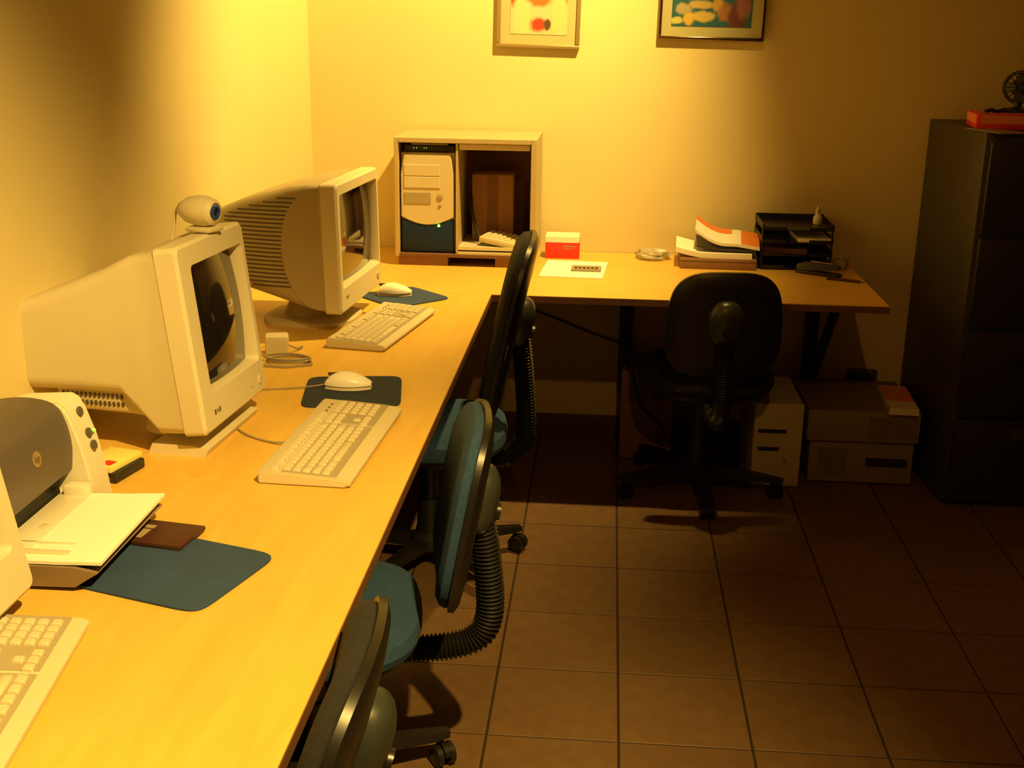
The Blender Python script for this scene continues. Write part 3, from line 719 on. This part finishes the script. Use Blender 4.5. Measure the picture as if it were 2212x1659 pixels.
v = NB(); box(v, (0, .004, .085), (.365, .012, .16), .005); obj('front_panel', v, M_casef, t)
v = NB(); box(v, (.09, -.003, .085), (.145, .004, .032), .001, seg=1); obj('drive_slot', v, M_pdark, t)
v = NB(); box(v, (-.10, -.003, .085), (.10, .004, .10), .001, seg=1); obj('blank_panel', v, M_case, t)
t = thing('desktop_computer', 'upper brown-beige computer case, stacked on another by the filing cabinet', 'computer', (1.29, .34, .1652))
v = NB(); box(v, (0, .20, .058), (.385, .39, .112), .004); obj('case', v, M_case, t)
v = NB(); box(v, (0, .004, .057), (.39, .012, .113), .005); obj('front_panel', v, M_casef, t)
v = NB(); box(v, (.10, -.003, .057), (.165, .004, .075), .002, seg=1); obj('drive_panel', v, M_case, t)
t = thing('software_box', 'slim orange and white box lying on the stacked computer cases', 'box', (1.425, .45, .2797), -.06)
v = NB(); box(v, (0, 0, .012), (.10, .28, .024), .001, seg=1); obj('carton', v, M_white, t)
v = NB(); box(v, (0, .04, .0243), (.098, .18, .0008)); obj('orange_print', v, M_orange, t)
t = thing('computer_tower', 'shade-darkened beige tower on the floor left of the black chair', 'computer', (.535, .515, 0), 0)
v = NB(); box(v, (0, .125, .177), (.19, .24, .342), .004); box(v, (0, .125, .003), (.17, .22, .006)); obj('case', v, M_hard, t)  # beige case drawn brown: its shade is put into the colour
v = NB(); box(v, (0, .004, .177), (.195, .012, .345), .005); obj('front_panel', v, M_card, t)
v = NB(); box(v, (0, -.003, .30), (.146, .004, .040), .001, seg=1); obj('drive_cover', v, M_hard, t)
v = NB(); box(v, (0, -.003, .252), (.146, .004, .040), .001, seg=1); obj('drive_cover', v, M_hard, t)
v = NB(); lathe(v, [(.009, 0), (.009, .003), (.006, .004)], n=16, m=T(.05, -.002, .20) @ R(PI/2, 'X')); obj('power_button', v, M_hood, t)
v = NB(); tube(v, smooth_path([(.46, .46, .43), (.48, .43, .34), (.51, .40, .25), (.57, .38, .20), (.60, .40, .14)]), .006, 8)
tag(obj('cable', v, M_black), 'black cable drooping under the back desk beside the black chair', 'cable')
v = NB(); tube(v, smooth_path([(-.05, .782, .56), (.10, .782, .50), (.22, .782, .455), (.34, .782, .41), (.44, .782, .38)]), .004, 6)
tag(obj('cable', v, M_black), 'thin dark cable running down the wall under the back desk', 'cable')
t = thing('socket_box', 'dark wall socket box low on the back wall by the filing cabinet', 'socket', (1.363, .79, .28))
v = NB(); box(v, (0, -.016, 0), (.11, .030, .062), .004); obj('plate', v, M_plate, t)
v = NB()
for q in (-.027, .027): lathe(v, [(.018, 0), (.018, .001), (.002, .0012)], n=20, m=T(q, -.031, 0) @ R(PI/2, 'X'))
obj('outlet', v, M_pdark, t)

# ------------------------------------------------------------------ filing cabinet
t = thing('filing_cabinet', 'tall dark steel filing cabinet against the back wall at right', 'filing cabinet', (1.775, .175, 0), math.radians(3.5))
v = NB(); box(v, (0, .31, .64), (.47, .56, 1.24), .004); box(v, (0, .31, .01), (.44, .52, .02)); obj('body', v, M_steel, t)
for k in range(4):
    z = .17+k*.305
    v = NB(); box(v, (0, .018, z), (.445, .022, .292), .004); d = obj('drawer', v, M_steeld, t)
    v = NB(); box(v, (0, .002, z+.05), (.12, .010, .022), .004); obj('handle', v, M_shell, d)
    v = NB(); box(v, (0, .0055, z+.10), (.07, .003, .035), .001); obj('label_holder', v, M_steel, d)
t = thing('storage_box', 'red and orange box lying on top of the filing cabinet', 'box', (1.665, .40, 1.2605), -.12)
v = NB(); box(v, (0, 0, .024), (.23, .20, .047), .002); obj('carton', v, M_red, t)
v = NB(); box(v, (0, -.1005, .031), (.20, .0012, .026)); box(v, (-.1155, 0, .031), (.0012, .18, .026)); obj('orange_print', v, M_orange, t)
v = NB(); box(v, (-.03, .0, .0485), (.15, .15, .0014)); obj('pale_label', v, M_orange, t)
o = obj('envelope', box(NB(), (0, 0, .001), (.10, .20, .002)), M_tan, None, (1.60, .30, 1.2605)); o.rotation_euler = (0, 0, .5); 
o.location = (1.585, .245, 1.2605); o.rotation_euler = (0, 0, .25); tag(o, 'pale envelope at the front edge of the filing cabinet top', 'envelope')
t = thing('desk_fan', 'dark round desk fan on the red box, cut off by the right edge', 'fan', (1.695, .42, 1.3105), -.4)
v = NB(); lathe(v, [(.055, 0), (.055, .006), (.03, .012), (.012, .016), (.012, .03)]); obj('fan_base', v, M_shell, t)
v = NB(); lathe(v, [(.004, -.028), (.025, -.026), (.030, -.005), (.028, .0)], n=20, m=T(0, 0, .078) @ R(PI/2, 'X')); obj('motor', v, M_shell, t)
v = NB()
for q in range(3): tube(v, [(.052*(1-abs(q-1)*.12)*math.cos(a), -.012+q*.012, .078+.052*(1-abs(q-1)*.12)*math.sin(a)) for a in [2*PI*k/24 for k in range(25)]], .0022, 6)
for k in range(16):
    a = 2*PI*k/16; tube(v, [(.01*math.cos(a), -.016, .078+.01*math.sin(a)), (.046*math.cos(a), -.012, .078+.046*math.sin(a)), (.052*math.cos(a), 0, .078+.052*math.sin(a))], .0016, 5)
obj('guard', v, M_shell, t)
for k in range(4):
    v = NB(); pad(v, .03, .036, [(0, 0), (0, .0015)], 2.2, 16, m=T(0, -.006, .078) @ R(k*PI/2, 'Y') @ T(0, 0, .028) @ R(PI/2-.35, 'X')); obj('blade', v, M_hood, t)
v = NB(); tube(v, smooth_path([(1.575, .36, 1.3125), (1.595, .36, 1.319), (1.615, .37, 1.3125), (1.64, .38, 1.318), (1.66, .37, 1.3125)]), .006, 8)
tag(obj('strap', v, M_black), 'short black strap draped on the red box', 'strap')

# ------------------------------------------------------------------ framed pictures
def art(name, build):
    m = mat(name, (.8, .7, .5), .35); nt = m.node_tree; b = nt.nodes['Principled BSDF']
    tc = nt.nodes.new('ShaderNodeTexCoord'); sep = nt.nodes.new('ShaderNodeSeparateXYZ'); nt.links.new(tc.outputs['Object'], sep.inputs[0])
    nz = nt.nodes.new('ShaderNodeTexNoise'); nz.inputs['Scale'].default_value = 40; nt.links.new(tc.outputs['Object'], nz.inputs['Vector'])
    def blob(cur, x, z, rx, rz, col, soft=.25):
        def mth(op, a, b=None):
            n = nt.nodes.new('ShaderNodeMath'); n.operation = op
            for i, q in enumerate((a, b)):
                if q is None: continue
                if isinstance(q, (int, float)): n.inputs[i].default_value = q
                else: nt.links.new(q, n.inputs[i])
            return n.outputs[0]
        dx = mth('DIVIDE', mth('SUBTRACT', sep.outputs[0], x), rx); dz = mth('DIVIDE', mth('SUBTRACT', sep.outputs[2], z), rz)
        d = mth('ADD', mth('SQRT', mth('ADD', mth('MULTIPLY', dx, dx), mth('MULTIPLY', dz, dz))), mth('MULTIPLY', mth('SUBTRACT', nz.outputs['Fac'], .5), .9))
        mr = nt.nodes.new('ShaderNodeMapRange'); mr.inputs['From Min'].default_value = 1-soft; mr.inputs['From Max'].default_value = 1+soft
        mr.inputs['To Min'].default_value = 1; mr.inputs['To Max'].default_value = 0; nt.links.new(d, mr.inputs['Value'])
        mx = nt.nodes.new('ShaderNodeMix'); mx.data_type = 'RGBA'; nt.links.new(mr.outputs['Result'], mx.inputs['Factor'])
        if isinstance(cur, tuple): mx.inputs['A'].default_value = (*cur, 1)
        else: nt.links.new(cur, mx.inputs['A'])
        mx.inputs['B'].default_value = (*col, 1); return mx.outputs['Result']
    cur = build(blob, nt, tc)
    nt.links.new(cur, b.inputs['Base Color'])
    return m
def art1(blob, nt, tc):
    c = (.66, .52, .34)
    c = blob(c, -.085, .145, .035, .05, (.75, .05, .03)); c = blob(c, .085, .145, .022, .045, (.7, .05, .03))
    c = blob(c, -.06, .07, .03, .10, (.80, .58, .30)); c = blob(c, .055, .07, .012, .12, (.55, .28, .08))
    c = blob(c, 0, .125, .045, .028, (.45, .16, .04)); c = blob(c, .07, .06, .03, .1, (.80, .55, .28))
    c = blob(c, .0, .035, .03, .024, (.42, .06, .03)); c = blob(c, .032, .035, .012, .02, (.10, .07, .03))
    return c
def art2(blob, nt, tc):
    c = (.03, .12, .16)
    for x, z, rx, rz, col in ((-.10, .06, .03, .018, (.4, .36, .2)), (-.04, .075, .045, .014, (.5, .38, .14)), (-.03, .035, .04, .018, (.55, .42, .12)), (-.08, .025, .02, .022, (.6, .42, .08)), (-.125, .02, .022, .012, (.5, .5, .15)), (.02, .075, .02, .025, (.5, .32, .08)), (.05, .05, .03, .03, (.35, .16, .06)), (.09, .03, .03, .06, (.14, .05, .05)), (.11, .08, .025, .05, (.3, .12, .12)), (-.06, .11, .05, .02, (.2, .25, .3)), (.03, .13, .04, .02, (.5, .35, .15)), (-.11, .14, .03, .03, (.06, .1, .3))):  # pinkish blobs at right paint the glass reflection into the print
        c = blob(c, x, z, rx, rz, col)
    return c
def picture(label, xc, zb, w, h, fw_, mw, m_art, m_fr, tilt=0):
    t = thing('framed_picture', label, 'picture', (xc, YB, zb), 0, 'framed pictures on the back wall', (0, tilt, 0))
    v = NB()
    for c, s in (((0, -.012, fw_/2), (w, .022, fw_)), ((0, -.012, h-fw_/2), (w, .022, fw_)), ((-w/2+fw_/2, -.012, h/2), (fw_, .022, h-2*fw_-.0004)), ((w/2-fw_/2, -.012, h/2), (fw_, .022, h-2*fw_-.0004))):
        box(v, c, s, .004, seg=3)
    obj('frame', v, m_fr, t)
    v = NB(); box(v, (0, -.008, h/2), (w-2*fw_+.002, .010, h-2*fw_+.002)); obj('mount', v, M_mat, t)
    v = NB(); box(v, (0, 0, h/2-fw_-mw), (w-2*fw_-2*mw, .0014, h-2*fw_-2*mw)); o = obj('print', v, m_art, t, (0, -.0138, fw_+mw))
picture('left framed picture, cream with a red flower, on the back wall', .087, 1.482, .302, .40, .014, .034, art('art_cream', art1), M_frame, math.radians(1.0))
picture('right framed picture, blue and yellow, in a bronze frame on the back wall', .707, 1.518, .378, .30, .013, .034, art('art_blue', art2), M_goldf, math.radians(.7))
